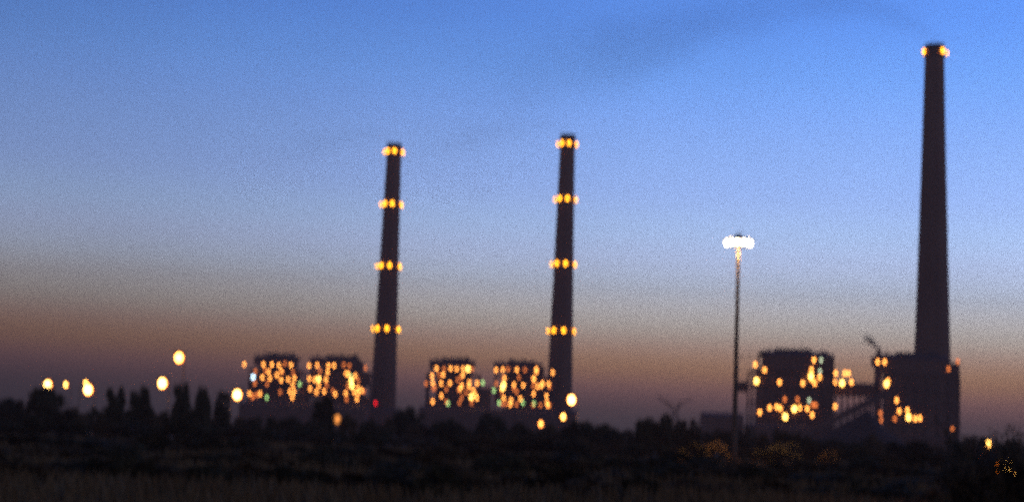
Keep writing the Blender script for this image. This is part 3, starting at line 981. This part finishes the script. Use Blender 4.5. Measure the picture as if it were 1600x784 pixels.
# ------------------------------------------------------------------ smoke
def smoke_material(name, density, color, x_len, r0, r1, bend, nscale, tau=40.0, start=1.0):
    """density falls off from a bent axis: local +X is downwind, the axis climbs by bend*(1-exp(-x/tau))"""
    m = bpy.data.materials.new(name)
    m.use_nodes = True
    t = m.node_tree
    t.nodes.clear()
    nn, ln = t.nodes.new, t.links.new
    o = nn('ShaderNodeOutputMaterial')
    pv = nn('ShaderNodeVolumePrincipled')
    pv.inputs['Color'].default_value = (*color, 1)
    pv.inputs['Anisotropy'].default_value = 0.2
    pv.inputs['Density Attribute'].default_value = ''
    co = nn('ShaderNodeTexCoord')
    sp = nn('ShaderNodeSeparateXYZ'); ln(co.outputs['Object'], sp.inputs[0])
    def mth(op, a, b=None):
        n = nn('ShaderNodeMath'); n.operation = op
        for i, v in enumerate((a, b)):
            if v is None: continue
            if isinstance(v, (int, float)): n.inputs[i].default_value = v
            else: ln(v, n.inputs[i])
        return n.outputs[0]
    X, Yc, Z = sp.outputs[0], sp.outputs[1], sp.outputs[2]
    u = mth('MAXIMUM', mth('DIVIDE', X, x_len), 0.0)
    rad = mth('ADD', mth('MULTIPLY', mth('POWER', u, 0.75), r1 - r0), r0)
    zc = mth('MULTIPLY', mth('SUBTRACT', 1.0, mth('EXPONENT', mth('MULTIPLY', mth('MAXIMUM', X, 0.0), -1.0 / tau))), bend)
    dz = mth('SUBTRACT', Z, zc)
    rr = mth('SQRT', mth('ADD', mth('MULTIPLY', Yc, Yc), mth('MULTIPLY', dz, dz)))
    q = mth('DIVIDE', rr, rad)
    nz = nn('ShaderNodeTexNoise'); nz.inputs['Scale'].default_value = nscale; nz.inputs['Detail'].default_value = 3.0
    ln(co.outputs['Object'], nz.inputs['Vector'])
    q2 = mth('ADD', q, mth('MULTIPLY', mth('SUBTRACT', nz.outputs[0], 0.5), 1.3))
    fall = nn('ShaderNodeMapRange'); fall.interpolation_type = 'SMOOTHSTEP'
    fall.inputs['From Min'].default_value = 0.95; fall.inputs['From Max'].default_value = 0.1
    fall.inputs['To Min'].default_value = 0.0; fall.inputs['To Max'].default_value = 1.0
    ln(q2, fall.inputs['Value'])
    thin = mth('DIVIDE', r0 / r1 * 1.0, mth('DIVIDE', rad, r1))
    endf = nn('ShaderNodeMapRange'); endf.interpolation_type = 'SMOOTHSTEP'
    endf.inputs['From Min'].default_value = 1.0; endf.inputs['From Max'].default_value = 0.45
    ln(u, endf.inputs['Value'])
    young = mth('MINIMUM', mth('ADD', mth('MULTIPLY', u, 4.0), start), 1.0)
    d = mth('MULTIPLY', mth('MULTIPLY', mth('MULTIPLY', mth('MULTIPLY', fall.outputs[0], thin), young), endf.outputs[0]), density)
    ln(d, pv.inputs['Density'])
    ln(pv.outputs[0], o.inputs['Volume'])
    return m

def plume(label, base, direction, x_len, r0, r1, bend, density, nscale, tau=40.0, color=(0.22, 0.2, 0.2), start=1.0):
    mt = smoke_material('smoke', density, color, x_len, r0, r1, bend, nscale, tau=tau, start=start)
    m = MB()
    pts, rad = [], []
    n = 14
    for i in range(n + 1):
        x = -r0 * 0.9 + (x_len + r0) * (i / n) ** 1.6
        u = max(0, x / x_len)
        pts.append((x, 0, bend * (1 - math.exp(-max(x, 0) / tau))))
        rad.append((r0 + (r1 - r0) * u ** 0.75) * 1.45)
    vs, fs = [], []
    k = 16
    for p, r in zip(pts, rad):
        for j in range(k):
            a = 2 * math.pi * j / k
            vs.append((p[0], r * math.cos(a), p[2] + r * math.sin(a)))
    for i in range(n):
        for j in range(k):
            j2 = (j + 1) % k
            fs.append((i * k + j, i * k + j2, (i + 1) * k + j2, (i + 1) * k + j))
    fs.append(tuple(range(k - 1, -1, -1)))
    fs.append(tuple(range(n * k, (n + 1) * k)))
    m.add(vs, fs)
    o = build(m, 'smoke_plume', mt, None, base)
    o.rotation_euler = (0, 0, math.atan2(direction[1], direction[0]))
    return tag(o, label, 'smoke')

plume('faint grey smoke drifting from the tallest chimney across the sky', (X3, Y3, H3 + 4), (-0.56, 0.83), 680.0, 8.0, 78.0, 58.0, 0.0145, 0.013, tau=65.0, start=0.35)
plume('thin smoke trace from the lamp-ringed chimney nearer the mast', (X2, Y2, H2 + 3), (-0.56, 0.83), 300.0, 6.0, 34.0, 16.0, 0.0055, 0.03, tau=40.0, start=0.4)
plume('thin smoke trace from the lamp-ringed chimney nearer the street lamps', (X1, Y1, H1 + 3), (-0.56, 0.83), 260.0, 6.0, 30.0, 16.0, 0.0055, 0.03, tau=40.0, start=0.4)
ps = at(1376, 549, YR)
plume('small dark puff of smoke from the stack on the boiler house', (ps.x, YR + 10, ps.z + 1.5), (-1.0, 0.15), 10.0, 2.8, 4.6, 8.0, 0.7, 0.30, tau=3.0)

# ------------------------------------------------------------------ haze over the plain
HAZE = 3.4e-4
mh = bpy.data.materials.new('evening_haze')
mh.use_nodes = True
mh.node_tree.nodes.clear()
ho = mh.node_tree.nodes.new('ShaderNodeOutputMaterial')
hv = mh.node_tree.nodes.new('ShaderNodeVolumePrincipled')
hv.inputs['Color'].default_value = (1.0, 0.46, 0.30, 1)
hv.inputs['Density'].default_value = HAZE
hv.inputs['Anisotropy'].default_value = 0.1
mh.node_tree.links.new(hv.outputs[0], ho.inputs['Volume'])
mb = MB()
mb.box(-4100, 4100, -500, 5100, -1.5, 465.0)
hz_o = build(mb, 'haze', mh)
tag(hz_o, 'thin evening haze over the plain', 'haze', None, 'stuff')
